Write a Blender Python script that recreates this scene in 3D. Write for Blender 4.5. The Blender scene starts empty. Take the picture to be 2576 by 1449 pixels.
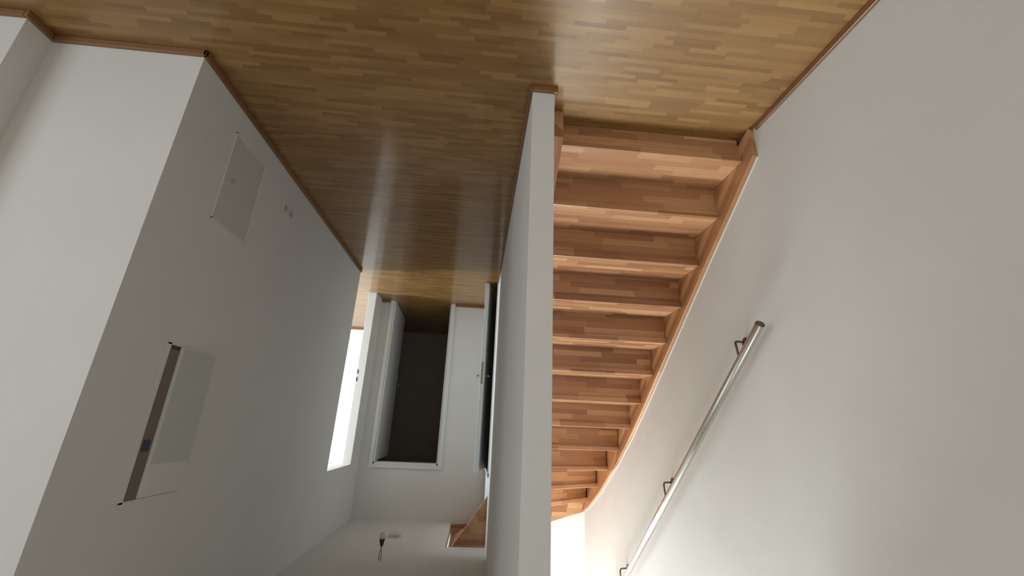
import bpy, bmesh, math
from mathutils import Vector, Matrix
C = bpy.context.scene.collection
S = bpy.context.scene

# ---------------------------------------------------------------- camera
YAW, PITCH, ROLL, F = 0.07417, 0.33021, 0.04228, 1038.95
def rot():
    B = Matrix(((1,0,0),(0,0,-1),(0,1,0)))
    cy, sy = math.cos(YAW), math.sin(YAW); cp, sp = math.cos(PITCH), math.sin(PITCH); cr, sr = math.cos(ROLL), math.sin(ROLL)
    return Matrix(((cr,-sr,0),(sr,cr,0),(0,0,1))) @ Matrix(((1,0,0),(0,cp,-sp),(0,sp,cp))) @ Matrix(((cy,0,sy),(0,1,0),(-sy,0,cy))) @ B
R = rot()
right, up, back = -R[0], R[1], -R[2]           # the phone was held upside down
cam = bpy.data.cameras.new('camera'); co = bpy.data.objects.new('camera', cam); C.objects.link(co)
cam.sensor_width = 36; cam.lens = F/2576*36; cam.clip_start = 0.02
M = Matrix((right, up, back)).transposed().to_4x4(); M.translation = Vector((0,0,1.6)); co.matrix_world = M
S.camera = co

# ---------------------------------------------------------------- world, daylight, added fill, exposure
S.view_settings.view_transform = 'Standard'; S.view_settings.look = 'None'
S.view_settings.gamma = 1; S.view_settings.use_curve_mapping = False
S.view_settings.exposure = 0.0
W = bpy.data.worlds.new('world'); S.world = W; W.use_nodes = True
bg = W.node_tree.nodes['Background']; bg.inputs[0].default_value = (0.80,0.90,1.0,1); bg.inputs[1].default_value = 1.0
YF_ = 5.52
def area(name, loc, size, direction, power, col=(1,1,1), spread=180):
    l = bpy.data.lights.new(name, 'AREA'); l.shape = 'RECTANGLE'; l.size, l.size_y = size
    l.energy = power; l.color = col; l.spread = math.radians(spread)
    o = bpy.data.objects.new(name, l); C.objects.link(o); o.location = loc
    o.rotation_euler = Vector(direction).to_track_quat('-Z','Y').to_euler(); return o
area('daylight_near_window', (3.19,-0.75,1.3), (2.7,2.2), (-1,0,0), 37, (0.93,0.975,1.0))
area('added_back_fill', (-0.85,-2.64,1.5), (0.7,1.1), (0,1,0), 15, (0.93,0.975,1.0))  # added fill with no known window, brightens the middle wall's front
area('daylight_skylight', (-0.65,3.8,5.56), (1.1,1.5), (0,0,-1), 205, (0.87,0.95,1.0))
area('daylight_upper_window', (0.75,YF_-0.01,3.95), (1.3,1.5), (0,-1,0), 32, (0.90,0.96,1.0))
area('daylight_side_room', (4.18,4.87,1.15), (0.45,2.1), (-1,0,0), 190, (0.78,0.89,1.0))

# ---------------------------------------------------------------- materials
def mat(name):
    m = bpy.data.materials.new(name); m.use_nodes = True
    return m, m.node_tree, m.node_tree.nodes['Principled BSDF']
def N(t, typ, **k):
    n = t.nodes.new(typ)
    for a, b in k.items(): setattr(n, a, b)
    return n
def math_(t, op, a, b=None, c=None):
    n = N(t, 'ShaderNodeMath', operation=op)
    for i, v in enumerate((a, b, c)):
        if v is None: continue
        if isinstance(v, (int, float)): n.inputs[i].default_value = v
        else: t.links.new(v, n.inputs[i])
    return n.outputs[0]
def plaster(name, col, rough=0.85, bump=0.15, scale=260):
    m, t, p = mat(name)
    tc = N(t,'ShaderNodeTexCoord'); n1 = N(t,'ShaderNodeTexNoise'); n1.inputs['Scale'].default_value = scale; n1.inputs['Detail'].default_value = 3
    n2 = N(t,'ShaderNodeTexNoise'); n2.inputs['Scale'].default_value = 2.5; n2.inputs['Detail'].default_value = 2
    for n in (n1, n2): t.links.new(tc.outputs['Object'], n.inputs['Vector'])
    b = N(t,'ShaderNodeBump'); b.inputs['Strength'].default_value = bump; b.inputs['Distance'].default_value = 0.002
    t.links.new(n1.outputs[0], b.inputs['Height']); t.links.new(b.outputs[0], p.inputs['Normal'])
    r = N(t,'ShaderNodeValToRGB'); r.color_ramp.elements[0].position = .3; r.color_ramp.elements[1].position = .7
    r.color_ramp.elements[0].color = [c*.96 for c in col]+[1]; r.color_ramp.elements[1].color = list(col)+[1]
    t.links.new(n2.outputs[0], r.inputs[0]); t.links.new(r.outputs[0], p.inputs['Base Color'])
    p.inputs['Roughness'].default_value = rough
    return m
def wood(name, along, stripw, length, cols, rough, grain=0.25, coat=0.0, bumpd=0.0004):
    """glued strips: 'along' = 'X' or 'Y' is the run of the strips"""
    m, t, p = mat(name)
    tc = N(t,'ShaderNodeTexCoord'); sx = N(t,'ShaderNodeSeparateXYZ'); t.links.new(tc.outputs['Object'], sx.inputs[0])
    x, y, z = sx.outputs
    if along == 'X': a = x; r = math_(t,'ADD', y, z)
    elif along == 'Y': a = y; r = math_(t,'ADD', math_(t,'MULTIPLY_ADD', y, -0.73, z), x)
    else: a = z; r = math_(t,'ADD', x, y)
    row = math_(t,'FLOOR', math_(t,'DIVIDE', r, stripw))
    wn = N(t,'ShaderNodeTexWhiteNoise', noise_dimensions='1D'); t.links.new(row, wn.inputs['W'])
    off = math_(t,'MULTIPLY', wn.outputs['Value'], 7.3)
    lenr = math_(t,'MULTIPLY_ADD', wn.outputs['Value'], length*0.5, length*0.8)
    cell = math_(t,'FLOOR', math_(t,'DIVIDE', math_(t,'ADD', a, off), lenr))
    cv = N(t,'ShaderNodeCombineXYZ'); t.links.new(row, cv.inputs[0]); t.links.new(cell, cv.inputs[1])
    w2 = N(t,'ShaderNodeTexWhiteNoise', noise_dimensions='2D'); t.links.new(cv.outputs[0], w2.inputs['Vector'])
    # grain noise stretched along the strip
    gv = N(t,'ShaderNodeCombineXYZ'); t.links.new(math_(t,'MULTIPLY', a, 5), gv.inputs[0]); t.links.new(math_(t,'MULTIPLY', r, 120), gv.inputs[1])
    t.links.new(math_(t,'MULTIPLY', w2.outputs['Value'], 40), gv.inputs[2])
    g = N(t,'ShaderNodeTexNoise'); g.inputs['Scale'].default_value = 1; g.inputs['Detail'].default_value = 4; t.links.new(gv.outputs[0], g.inputs['Vector'])
    f = math_(t,'ADD', math_(t,'MULTIPLY', w2.outputs['Value'], 1-grain), math_(t,'MULTIPLY', g.outputs[0], grain))
    cr = N(t,'ShaderNodeValToRGB'); el = cr.color_ramp.elements
    while len(el) < len(cols): el.new(0.5)
    for i, (pos, c) in enumerate(cols): el[i].position = pos; el[i].color = list(c)+[1]
    t.links.new(f, cr.inputs[0]); t.links.new(cr.outputs[0], p.inputs['Base Color'])
    p.inputs['Roughness'].default_value = rough
    p.inputs['Coat Weight'].default_value = coat; p.inputs['Coat Roughness'].default_value = 0.22
    b = N(t,'ShaderNodeBump'); b.inputs['Strength'].default_value = 0.12; b.inputs['Distance'].default_value = bumpd
    t.links.new(g.outputs[0], b.inputs['Height']); t.links.new(b.outputs[0], p.inputs['Normal'])
    return m
def plain(name, col, rough=0.5, metal=0.0, bump=0.0):
    m, t, p = mat(name)
    tc = N(t,'ShaderNodeTexCoord'); n = N(t,'ShaderNodeTexNoise'); n.inputs['Scale'].default_value = 90
    t.links.new(tc.outputs['Object'], n.inputs['Vector'])
    mr = N(t,'ShaderNodeMapRange'); mr.inputs[3].default_value = rough*.9; mr.inputs[4].default_value = min(1,rough*1.1)
    t.links.new(n.outputs[0], mr.inputs[0]); t.links.new(mr.outputs[0], p.inputs['Roughness'])
    p.inputs['Base Color'].default_value = list(col)+[1]; p.inputs['Metallic'].default_value = metal
    return m
PL = plaster('plaster', (0.745,0.73,0.69))
CE = plaster('ceiling_plaster', (0.74,0.73,0.69), bump=0.08)
oak = [(0.0,(0.15,0.066,0.014)),(0.25,(0.24,0.116,0.028)),(0.6,(0.29,0.148,0.038)),(1.0,(0.40,0.225,0.070))]
FL = wood('oak_strip_floor','X',0.0215,0.20,oak,0.5,0.35,0.8)
FL.node_tree.nodes['Principled BSDF'].inputs['Coat Roughness'].default_value = 0.12
beech = [(0.06,(0.26,0.105,0.045)),(0.35,(0.41,0.190,0.085)),(0.6,(0.50,0.25,0.115)),(0.85,(0.66,0.38,0.19))]
BX = wood('beech_steps','X',0.042,0.38,beech,0.40,0.4,0.55)
BY = wood('beech_string','Y',0.06,0.8,beech,0.42,0.4,0.25)
BR = wood('beech_rising_string','X',0.05,0.6,beech,0.45,0.4,0.2)
oakb = [(0.0,(0.17,0.075,0.028)),(0.5,(0.24,0.11,0.042)),(1.0,(0.31,0.15,0.06))]
SKX = wood('skirting_x','X',0.2,2.0,oakb,0.45,0.6,0.2); SKY = wood('skirting_y','Y',3.2,2.0,oakb,0.45,0.6,0.2)
LACQ = plain('white_lacquer', (0.74,0.74,0.70), 0.45)
PLD = plaster('shade_toned_plaster', (0.34,0.29,0.25))  # the back room's lack of light is put into this darker plaster colour
STEEL = plain('brushed_steel', (0.62,0.60,0.56), 0.30, 1.0)
STEELD = plain('dark_steel', (0.16,0.13,0.11), 0.4, 0.9)
NICK = plain('satin_nickel', (0.45,0.44,0.42), 0.35, 1.0)
PANEL = plain('painted_metal_panel', (0.60,0.595,0.54), 0.9)
PLAST = plain('white_plastic', (0.72,0.70,0.66), 0.4)
GREY2 = plain('light_grey_plastic', (0.48,0.47,0.44), 0.6)
GREYP = plain('grey_plastic', (0.33,0.32,0.31), 0.5)
DARK = plain('dark_plastic', (0.025,0.025,0.028), 0.5)
BLUE = plain('dark_blue_plastic', (0.02,0.03,0.06), 0.5)
BROWNI = plain('dark_slot_brown', (0.20,0.16,0.13), 0.7)
FRAME = plain('window_frame_white', (0.8,0.8,0.8), 0.4)

# ---------------------------------------------------------------- helpers
def link(name, bm, m, parent=None):
    bmesh.ops.recalc_face_normals(bm, faces=bm.faces)
    me = bpy.data.meshes.new(name); bm.to_mesh(me); bm.free(); me.materials.append(m)
    o = bpy.data.objects.new(name, me); C.objects.link(o)
    if parent: o.parent = parent
    return o
def bx(bm, x0,x1,y0,y1,z0,z1, bev=0.0):
    r = bmesh.ops.create_cube(bm, size=1)
    for v in r['verts']:
        v.co = Vector(((x0+x1)/2+v.co.x*(x1-x0),(y0+y1)/2+v.co.y*(y1-y0),(z0+z1)/2+v.co.z*(z1-z0)))
    if bev:
        es = list({e for v in r['verts'] for e in v.link_edges})
        bmesh.ops.bevel(bm, geom=es, offset=bev, segments=2, affect='EDGES', profile=0.5)
def boxes(name, bs, m, parent=None, bev=0.0, structure=False):
    bm = bmesh.new()
    for b in bs: bx(bm, *b, bev=bev)
    o = link(name, bm, m, parent)
    if structure: o['kind'] = 'structure'
    return o
def prism(bm, poly, axis, a, b):
    """extrude a 2D polygon along axis (0: poly in YZ, 1: poly in XZ, 2: poly in XY)"""
    def P(p, d): return Vector((d,p[0],p[1])) if axis==0 else Vector((p[0],d,p[1])) if axis==1 else Vector((p[0],p[1],d))
    v0 = [bm.verts.new(P(p,a)) for p in poly]; v1 = [bm.verts.new(P(p,b)) for p in poly]
    bm.faces.new(v0); bm.faces.new(v1[::-1])
    n = len(poly)
    for i in range(n): bm.faces.new((v0[i],v0[(i+1)%n],v1[(i+1)%n],v1[i]))
def bevel_mod(o, w=0.003, seg=2):
    mo = o.modifiers.new('bevel','BEVEL'); mo.width = w; mo.segments = seg; mo.limit_method = 'ANGLE'; mo.angle_limit = math.radians(40)
def tube(bm, pts, r, seg=16, caps=True):
    pts = [Vector(p) for p in pts]; rings = []
    for i, p in enumerate(pts):
        d = ((pts[min(i+1,len(pts)-1)]-p).normalized() + (p-pts[max(i-1,0)]).normalized()).normalized()
        if i == 0: u = d.orthogonal().normalized()
        else: u = (u - d*u.dot(d)).normalized()
        w = d.cross(u); rr = r[i] if isinstance(r,(list,tuple)) else r
        rings.append([bm.verts.new(p + (u*math.cos(2*math.pi*k/seg)+w*math.sin(2*math.pi*k/seg))*rr) for k in range(seg)])
    for a, b in zip(rings, rings[1:]):
        for k in range(seg):
            f = bm.faces.new((a[k],a[(k+1)%seg],b[(k+1)%seg],b[k])); f.smooth = True
    if caps: bm.faces.new(rings[0][::-1]); bm.faces.new(rings[-1])
def thing(name, loc, label, cat, group=None):
    o = bpy.data.objects.new(name, None); C.objects.link(o); o.location = loc; o.empty_display_size = .1
    o['label'] = label; o['category'] = cat
    if group: o['group'] = group
    return o
def attach(o, root):                      # parent keeping world coordinates baked in the mesh
    o.parent = root; o.matrix_parent_inverse = Matrix.Translation(-Vector(root.location)); return o

# ---------------------------------------------------------------- dimensions
XL = -1.405           # left wall plane (stairwell)
XR = 1.352            # corridor right wall plane
SX0, SX1 = -0.288, -0.180   # spine wall
SY0, SY1 = 1.595, 4.47
YF = 5.52             # far wall plane
ZC = 2.66; ZU = 2.96; ZT = 5.60
YW = 1.585            # face of the right wing looking back at the room
HX1 = 0.19            # right edge of the ceiling opening
YB = 7.40             # back wall of the far rooms
DX0, DX1, DZ = 0.405, 1.185, 2.05     # far doorway
RY0, RY1 = 4.385, 5.21                # doorway in the right wall

# ---------------------------------------------------------------- structure
boxes('floor', [(-1.6,4.4,-2.75,7.55,-0.12,0)], FL, structure=True)
boxes('wall_left', [(XL-0.15,XL,-2.75,YF,0,ZT)], PL, structure=True)
T = 0.13
boxes('wall_far', [(XL-0.15,0.05,YF,YF+T,0,ZT),(0.05,DX0,YF,YF+T,0,3.15),(DX1,XR+0.10,YF,YF+T,0,3.15),(DX0,DX1,YF,YF+T,DZ,3.15),(0.05,1.45,YF,YF+T,4.75,ZT),(1.45,4.3,YF,YF+T,ZU,ZT)], PL, structure=True)
boxes('wall_middle', [(SX0,SX1,SY0,SY1,0,ZC)], PL, structure=True)
# wall over the under-stairs door, its top follows the soffit
bm = bmesh.new()
prism(bm, [(SY1,2.03),(5.33,2.03),(5.33,0),(YF,0),(YF,2.60),(SY1,2.20)], 0, SX0+0.02, SX1)
o = link('wall_under_stairs', bm, PL); o['kind'] = 'structure'
boxes('wall_right', [(XR,XR+0.10,YW+0.1,RY0,0,ZC),(XR,XR+0.10,RY1,YF,0,ZC),(XR,XR+0.10,RY0,RY1,2.055,ZC)], PL, structure=True)
boxes('wall_right_front', [(XR,2.005,YW,YW+0.1,0,ZC),(2.005,2.105,1.47,YW+0.1,0,ZC),(2.105,3.3,1.47,1.57,0,ZC)], PL, structure=True)
# other rooms' shells
boxes('wall_side_room', [(XR+0.10,4.3,3.2,3.3,0,ZC),(4.2,4.3,3.3,4.6,0,ZC),(4.2,4.3,5.10,YB,0,ZC),(4.2,4.3,4.6,5.10,2.25,ZC),(4.2,4.3,4.6,5.10,0,0.06),
      (1.40,XR+0.10,YF+T,YB,0,ZC)], PL, structure=True)
boxes('wall_back', [(1.43,4.3,YB,YB+0.1,0,ZC)], PL, structure=True)
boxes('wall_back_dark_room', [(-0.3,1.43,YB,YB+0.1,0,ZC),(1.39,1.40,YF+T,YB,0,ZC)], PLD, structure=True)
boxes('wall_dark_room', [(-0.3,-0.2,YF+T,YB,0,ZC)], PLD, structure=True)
boxes('wall_behind', [(-1.555,-1.22,-2.75,-2.65,0,ZC),(-0.48,3.3,-2.75,-2.65,0,ZC),(-1.22,-0.48,-2.75,-2.65,0,0.92),(-1.22,-0.48,-2.75,-2.65,2.08,ZC)], PL, structure=True)
boxes('wall_right_near', [(3.2,3.3,-2.65,-2.15,0,ZC),(3.2,3.3,0.65,1.47,0,ZC),(3.2,3.3,-2.15,0.65,2.45,ZC),(3.2,3.3,-2.15,0.65,0,0.15)], PL, structure=True)
# ceiling slab with the stair opening (over the flight and the winder turn)
boxes('ceiling', [(XL,SX0,-2.65,2.0,ZC,ZU),(SX0,4.3,-2.65,SY1,ZC,ZU),(HX1,4.3,SY1,YF,ZC,ZU)], CE, structure=True)
boxes('ceiling_back_rooms', [(-0.3,DX0-0.3,YF+T,YB,ZC,ZU),(DX0-0.3,4.3,YF+T,YB,ZC,ZU)], CE, structure=True)
# upper storey round the stairwell
boxes('wall_upper_front', [(XL,4.3,0.5,0.6,ZU,ZT)], PL, structure=True)
boxes('wall_upper_right', [(3.2,3.3,0.6,YF,ZU,ZT)], PL, structure=True)
boxes('ceiling_upper', [(XL,4.3,0.5,3.0,ZT-0.02,ZT+0.1),(XL,4.3,4.60,YF+T,ZT-0.02,ZT+0.1),(XL,-1.25,3.0,4.60,ZT-0.02,ZT+0.1),(-0.05,4.3,3.0,4.60,ZT-0.02,ZT+0.1)], CE, structure=True)
# windows (outside the picture, they carry the daylight; the back one is added fill)
def window(n, x0,x1,y0,y1,z0,z1, thin):
    w = 0.06; bs = []
    if thin == 'y':
        bs = [(x0,x0+w,y0,y1,z0,z1),(x1-w,x1,y0,y1,z0,z1),(x0,x1,y0,y1,z0,z0+w),(x0,x1,y0,y1,z1-w,z1),((x0+x1)/2-w/2,(x0+x1)/2+w/2,y0,y1,z0,z1)]
    elif thin == 'x':
        bs = [(x0,x1,y0,y0+w,z0,z1),(x0,x1,y1-w,y1,z0,z1),(x0,x1,y0,y1,z0,z0+w),(x0,x1,y0,y1,z1-w,z1)]
    else:
        bs = [(x0,x0+w,y0,y1,z0,z1),(x1-w,x1,y0,y1,z0,z1),(x0,x1,y0,y0+w,z0,z1),(x0,x1,y1-w,y1,z0,z1)]
    boxes('window_%d'%n, bs, FRAME, structure=True)
window(1, 3.22,3.28,-2.15,0.65,0.15,2.45,'x')
window(5, -1.22,-0.48,-2.74,-2.68,0.92,2.08,'y')  # invented frame around the added back fill
window(2, 4.22,4.28,4.6,5.10,0.06,2.25,'x')
window(3, -1.25,-0.05,3.0,4.60,ZT+0.02,ZT+0.08,'z')
window(4, 0.05,1.45,YF+0.03,YF+0.09,3.15,4.75,'y')

# skirtings
BH, BD = 0.032, 0.016
def skirt(name, segs, m):
    bm = bmesh.new()
    for s in segs: bx(bm, *s, 0, BH, bev=0.004)
    o = link(name, bm, m); o['kind'] = 'structure'
skirt('baseboard_left', [(XL,XL+BD,-2.6,1.70)], SKY)
skirt('baseboard_right', [(XR-BD,XR,YW-BD,RY0-0.005)], SKY)
skirt('baseboard_right_front', [(XR-BD,2.005-BD,YW-BD,YW),(2.005-BD,2.005,1.47-BD,YW),(2.005,3.2,1.47-BD,1.47)], SKX)
skirt('baseboard_middle', [(SX1,SX1+BD,SY0-BD,SY1-0.02)], SKY)
skirt('baseboard_middle_front', [(SX0-BD,SX1,SY0-BD,SY0),(SX0-BD,SX0,SY0,1.735)], SKX)
skirt('baseboard_far', [(SX1,DX0-0.055,YF-BD,YF),(DX1+0.055,XR,YF-BD,YF)], SKX)
skirt('baseboard_back', [(-0.2,1.40,YB-BD,YB),(XR+0.10,4.2,YB-BD,YB)], SKX)

# ---------------------------------------------------------------- staircase
stair = thing('staircase', (-0.85,1.78,0), 'light reddish wooden staircase rising behind the middle wall and winding to the right', 'staircase')
X_IN, X_OUT = -0.362, XL+0.030
NZ = 15
RISE, RUN, Y0 = 0.1995, 0.275, 1.809
A = {}; B = {}
outer_y = {8:4.06, 9:4.43, 10:4.82, 11:5.25}
inner_y = {7:3.715, 8:3.90, 9:4.06, 10:4.22, 11:4.42}
for k in range(NZ):
    if k <= 7: B[k] = (X_OUT, Y0+RUN*k)
    elif k in outer_y: B[k] = (X_OUT, outer_y[k])
    if k <= 6: A[k] = (X_IN, Y0+RUN*k)
    elif k in inner_y: A[k] = (X_IN, inner_y[k])
B[12] = (-1.00,5.49); B[13] = (-0.55,5.49); B[14] = (-0.10,5.49)
A[12] = (-0.30,4.545); A[13] = (-0.13,4.545); A[14] = (0.03,4.545)
def zt(k): return 0.155+RISE*k
def offs(a, b, d):
    n = Vector((-(b[1]-a[1]), b[0]-a[0])); n.normalize()
    if n.dot(Vector((0.25,1))) < 0: n = -n
    return (a[0]+n.x*d, a[1]+n.y*d), (b[0]+n.x*d, b[1]+n.y*d)
def oriented(name, bm, m, a, b):
    ang = math.atan2(a[1]-b[1], a[0]-b[0]); Mx = Matrix.Translation((b[0],b[1],0)) @ Matrix.Rotation(ang,4,'Z')
    bmesh.ops.transform(bm, matrix=Mx.inverted(), verts=bm.verts)
    o = link(name, bm, m); o.matrix_basis = Mx; return o
for k in range(NZ):
    a, b = A[k], B[k]
    if k < NZ-1:
        a2, b2 = offs(A[k+1], B[k+1], 0.045)
        poly = [a, b]
        if k == 11: poly += [(X_OUT,5.49), (B[12][0]+0.04,5.49), a2]
        elif k >= 12: poly += [(b2[0],5.49), (a2[0],4.545)]
        elif k == 10: poly += [(X_OUT,b2[1]), (X_IN,a2[1])]
        else: poly += [(X_OUT,b2[1]), (X_IN,a2[1])]
        bm = bmesh.new(); prism(bm, poly, 2, zt(k)-0.040, zt(k))
        o = attach(oriented('tread', bm, BX, a, b), stair); bevel_mod(o, 0.004)
    ra, rb = offs(a, b, 0.022); sa, sb = offs(a, b, 0.040)
    z0 = 0.001 if k == 0 else zt(k-1)-0.01
    bm = bmesh.new(); prism(bm, [ra, rb, sb, sa], 2, z0, zt(k)-0.038)
    attach(oriented('riser', bm, BX, a, b), stair)
# strings
def string(name, prof_top, drop, axis, a, b, m):
    bm = bmesh.new()
    poly = list(prof_top) + [(p[0], max(0.0, p[1]-drop)) for p in reversed(prof_top)]
    # drop repeated floor points
    out = []
    for p in poly:
        if not out or (Vector(p)-Vector(out[-1])).length > 1e-4: out.append(p)
    prism(bm, out, axis, a, b); o = attach(link(name, bm, m), stair); bevel_mod(o, 0.003); return o
outer_prof = [(1.727,0.178),(2.3,0.578),(2.861,0.985),(3.4,1.375),(3.8,1.645),(4.17,1.868),(4.5,2.05),(4.8,2.205),(5.1,2.345),(5.3,2.43),(5.52,2.51)]
string('outer_string', outer_prof, 0.36, 0, XL, X_OUT, BY)
bm = bmesh.new(); prism(bm, [(y,z+0.0005) for y,z in outer_prof]+[(y,z+0.005) for y,z in reversed(outer_prof)], 0, XL, XL+0.006)
o = attach(link('sealant_bead', bm, LACQ), stair); o['label'] = 'thin white sealant line'
string('far_string', [(X_OUT,2.51),(-1.2,2.555),(-1.0,2.615),(-0.55,2.81),(-0.1,3.0),(HX1,3.02)], 0.34, 1, 5.49, YF, BR)
string('inner_string', [(1.735,0.165),(3.45,1.42),(3.73,1.68),(4.0,1.98),(4.2,2.2),(4.55,2.5)], 0.36, 0, SX0, X_IN, BY)
bm = bmesh.new()
hz = lambda x: 2.262+1.40*(x+0.157)
prism(bm, [(SX0,hz(SX0)),(HX1-0.01,hz(HX1-0.01)),(HX1-0.01,3.05),(0.0,3.0),(SX0,2.62)], 1, 4.50, 4.545)
attach(link('winder_string', bm, BR), stair)
# soffit under the winders: ruled between winder string and far string
bm = bmesh.new(); n = 10; top = []; 
lo0 = []; lo1 = []; up0 = []; up1 = []
for i in range(n+1):
    x = SX0 + (HX1-0.01-SX0)*i/n
    za = hz(x)+0.01; zb = 2.70+0.44*(x-0.02)
    lo0.append(bm.verts.new((x,4.545,za))); lo1.append(bm.verts.new((x,5.49,zb)))
    up0.append(bm.verts.new((x,4.545,za+0.02))); up1.append(bm.verts.new((x,5.49,zb+0.02)))
for i in range(n):
    bm.faces.new((lo0[i],lo0[i+1],lo1[i+1],lo1[i])); bm.faces.new((up0[i],up1[i],up1[i+1],up0[i+1]))
    bm.faces.new((lo0[i],up0[i],up0[i+1],lo0[i+1])); bm.faces.new((lo1[i],lo1[i+1],up1[i+1],up1[i]))
bm.faces.new((lo0[0],lo1[0],up1[0],up0[0])); bm.faces.new((lo0[n],up0[n],up1[n],lo1[n]))
attach(link('soffit', bm, BR), stair)

# ---------------------------------------------------------------- handrail
rx = -1.325
P0 = Vector((rx,1.805,1.075)); P1 = Vector((rx,4.35,3.075))
d = (P1-P0).normalized()
rail = thing('handrail', (rx,1.805,1.075), 'round brushed steel handrail sloping up the wall beside the stairs', 'handrail')
bm = bmesh.new(); tube(bm, [P0+d*0.006, P1], 0.0212, 40); attach(link('rail', bm, STEEL), rail)
bm = bmesh.new(); tube(bm, [P0-d*0.002, P0+d*0.001, P0+d*0.0065], [0.0185,0.0214,0.0214], 40); attach(link('end_cap', bm, STEELD), rail)
bm = bmesh.new(); tube(bm, [P1-d*0.001, P1+d*0.004], 0.0214, 40); attach(link('end_cap', bm, STEELD), rail)
for y in (2.0,3.0,4.0):
    t_ = (y-P0.y)/d.y; q = P0+d*t_
    # rosette on the wall below the rail, bent round bar up to the rail's underside
    wz = q.z-0.112
    bm = bmesh.new(); tube(bm, [(XL,q.y+0.045,wz),(XL+0.005,q.y+0.045,wz),(XL+0.007,q.y+0.045,wz)], [0.028,0.028,0.024], 28)
    br = attach(link('bracket', bm, STEELD), rail)
    bm = bmesh.new()
    pts = [(XL+0.005,q.y+0.045,wz),(XL+0.03,q.y+0.035,wz)]
    cx = rx-0.020
    for i in range(6):
        a_ = math.pi/2*i/5; pts.append((cx+0.020*math.sin(a_), q.y+0.028-0.003*i, wz+0.020*(1-math.cos(a_))))
    pts.append((rx,q.y,q.z-0.018))
    tube(bm, pts, 0.0058, 14); arm = link('bracket_arm', bm, STEELD); arm.parent = br

# ---------------------------------------------------------------- doors
def lever(parent, p, out, along, m=NICK):
    """p: centre on leaf face; out: +-1 along x; along: direction of the lever on y"""
    bm = bmesh.new(); x, y, z = p
    bx(bm, min(x,x+out*0.008), max(x,x+out*0.008), y-0.018, y+0.018, z-0.11, z+0.11, bev=0.003)
    o = link('handle_plate', bm, m, parent)
    bm = bmesh.new()
    tube(bm, [(x+out*0.006,y,z+0.03),(x+out*0.045,y,z+0.03),(x+out*0.052,y+along*0.006,z+0.03),(x+out*0.054,y+along*0.02,z+0.03),(x+out*0.054,y+along*0.12,z+0.03)], 0.009, 14)
    link('door_handle', bm, m, o)
# door 1: under-stairs closet, ajar, seen edge on
def struct_empty(name, loc=(0,0,0)):
    o = bpy.data.objects.new(name, None); C.objects.link(o); o.location = loc; o['kind'] = 'structure'; return o
d1 = struct_empty('door_1')
boxes('door_frame', [(SX0+0.01,SX1+0.012,SY1,SY1+0.045,0,2.05),(SX0+0.01,SX1+0.012,5.30,5.345,0,2.05),(SX0+0.01,SX1+0.012,SY1,5.345,2.02,2.065)], LACQ, d1, bev=0.002)
leaf = bpy.data.objects.new('door_leaf', None)
bm = bmesh.new(); bx(bm, -0.04,0,-0.80,0,0.008,2.02, bev=0.003); leaf = link('door_leaf', bm, LACQ, d1)
leaf.location = (-0.168,5.30,0); leaf.rotation_euler = (0,0,math.radians(9.8))
lever(leaf, (0,-0.74,1.03), 1, 1); lever(leaf, (-0.04,-0.74,1.03), -1, 1)
boxes('lock_plate', [(-0.031,-0.009,-0.8015,-0.799,0.92,1.15)], NICK, leaf)
# door 2: far doorway with the leaf swung back into the dark room
d2 = struct_empty('door_2')
cw = 0.045
boxes('door_frame', [(DX0-cw,DX0,YF-0.02,YF,0,DZ+cw),(DX1,DX1+cw,YF-0.02,YF,0,DZ+cw),(DX0,DX1,YF-0.02,YF,DZ,DZ+cw),
      (DX0,DX0+0.02,YF,YF+T,0,DZ),(DX1-0.02,DX1,YF,YF+T,0,DZ),(DX0,DX1,YF,YF+T,DZ-0.02,DZ)], LACQ, d2, bev=0.002)
bm = bmesh.new(); bx(bm, -0.04,0,0,0.80,0.008,2.02, bev=0.003); leaf = link('door_leaf', bm, LACQ, d2)
leaf.location = (1.205,YF+T-0.02,0); leaf.rotation_euler = (0,0,math.radians(-1.5))
lever(leaf, (-0.04,0.74,1.03), -1, -1)
# door 3: frame of the bright side room
d3 = struct_empty('door_3')
boxes('door_frame', [(XR+0.005,XR+0.095,RY1-0.012,RY1,0,2.055),(XR+0.005,XR+0.095,RY0,RY0+0.012,0,2.055),(XR+0.005,XR+0.095,RY0,RY1,2.043,2.055)], LACQ, d3, bev=0.001)
boxes('strike_plate', [(XR+0.078,XR+0.093,RY1-0.0135,RY1-0.0115,0.985,1.035)], DARK, d3)
boxes('strike_plate', [(XR+0.078,XR+0.093,RY1-0.0135,RY1-0.0115,1.075,1.125)], DARK, d3)

# ---------------------------------------------------------------- things on the right wall
p = thing('access_panel', (XR,2.09,0.17), 'flat pale access panel low on the corridor right wall near the floor', 'panel')
def part(name, bs, m, root, bev=0.0015, parent=None):
    o = boxes(name, bs, m, None, bev)
    if parent: o.parent = parent
    else: attach(o, root)
    return o
part('panel_frame', [(XR-0.008,XR,1.924,2.243,0.170,0.178),(XR-0.008,XR,1.924,2.243,0.668,0.676),(XR-0.008,XR,1.924,1.932,0.170,0.676),(XR-0.008,XR,2.235,2.243,0.170,0.676)], PL, p)
part('panel_door', [(XR-0.004,XR,1.932,2.235,0.178,0.668)], PANEL, p, 0.001)
bm = bmesh.new(); tube(bm, [(XR-0.006,2.00,0.42),(XR-0.010,2.00,0.42)], 0.011, 20); attach(link('latch', bm, GREY2), p)

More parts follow.
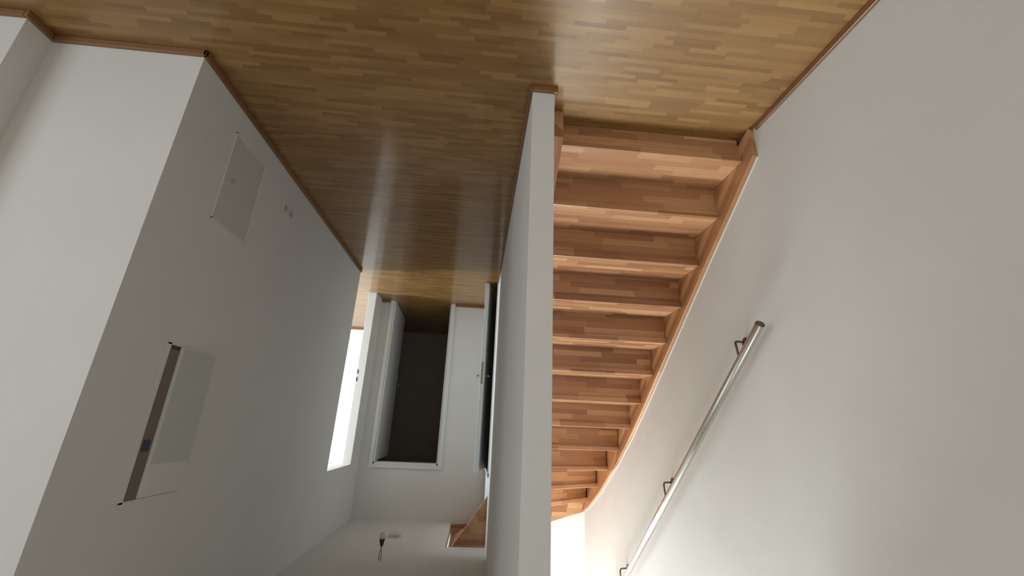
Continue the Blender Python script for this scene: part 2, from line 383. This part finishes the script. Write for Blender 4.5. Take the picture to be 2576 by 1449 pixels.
s = thing('wall_socket', (XR,2.60,0.27), 'small white double wall socket beside the skirting on the corridor right wall', 'socket')
part('plate', [(XR-0.010,XR,2.52,2.68,0.225,0.305)], PLAST, s, 0.003)
for yy in (2.56,2.64):
    bm = bmesh.new(); tube(bm, [(XR-0.0104,yy,0.265),(XR-0.0110,yy,0.265)], 0.024, 24); o = attach(link('socket_well', bm, GREY2), s)

f = thing('fuse_cabinet', (XR,2.08,1.31), 'narrow wall cabinet with its pale door ajar, dark slot showing inside, on corridor right wall', 'cabinet')
part('surround', [(XR-0.003,XR,1.908,1.93,1.297,1.938),(XR-0.003,XR,1.908,2.25,1.297,1.305),(XR-0.003,XR,1.908,2.25,1.93,1.938)], PL, f, 0.0008)
part('slot_strip', [(XR-0.0046,XR-0.0004,1.932,1.992,1.306,1.928)], BROWNI, f, 0)  # flat strip coloured dark in place of a deep slot
part('component', [(XR-0.0075,XR-0.003,1.938,1.975,1.70,1.745)], BLUE, f, 0.001)
part('component', [(XR-0.0070,XR-0.003,1.935,1.985,1.308,1.322)], DARK, f, 0.001)
o = part('cabinet_door', [(XR-0.016,XR-0.001,1.99,2.24,1.306,1.925)], PL, f, 0.002)
part('door_panel', [(XR-0.0170,XR-0.0155,1.998,2.236,1.312,1.80)], PANEL, f, 0.0008, parent=None)

# ---------------------------------------------------------------- ceiling things
def on_ceiling(): pass
l = thing('lamp_socket', (0.697,4.016,ZC), 'bare dark lamp socket with pale bulb hanging on thin wires from corridor ceiling', 'lamp')
lx, ly = 0.697, 4.016
bm = bmesh.new()
tube(bm, [(lx-0.006,ly,ZC),(lx-0.010,ly,ZC-0.04),(lx-0.004,ly,ZC-0.075)], 0.0026, 8)
tube(bm, [(lx+0.008,ly,ZC),(lx+0.010,ly,ZC-0.035),(lx+0.004,ly,ZC-0.075)], 0.0026, 8)
tube(bm, [(lx,ly,ZC-0.07),(lx,ly,ZC-0.105)], 0.003, 8)
attach(link('wire', bm, DARK), l)
bm = bmesh.new(); tube(bm, [(lx,ly,ZC-0.10),(lx,ly,ZC-0.115),(lx,ly,ZC-0.155),(lx,ly,ZC-0.157)], [0.008,0.014,0.023,0.021], 24); attach(link('socket', bm, DARK), l)
bm = bmesh.new(); tube(bm, [(lx,ly,ZC-0.155),(lx,ly,ZC-0.165),(lx,ly,ZC-0.185),(lx,ly,ZC-0.20),(lx,ly,ZC-0.208)], [0.018,0.024,0.026,0.019,0.006], 24); attach(link('bulb', bm, PLAST), l)
g = thing('ceiling_detector', (0.71,4.80,ZC), 'small pale grey box fixed to the corridor ceiling beyond the hanging lamp socket', 'detector')
part('base_plate', [(0.655,0.775,4.74,4.86,ZC-0.006,ZC)], PLAST, g, 0.002)
part('housing', [(0.665,0.765,4.75,4.85,ZC-0.035,ZC-0.005)], PANEL, g, 0.006)
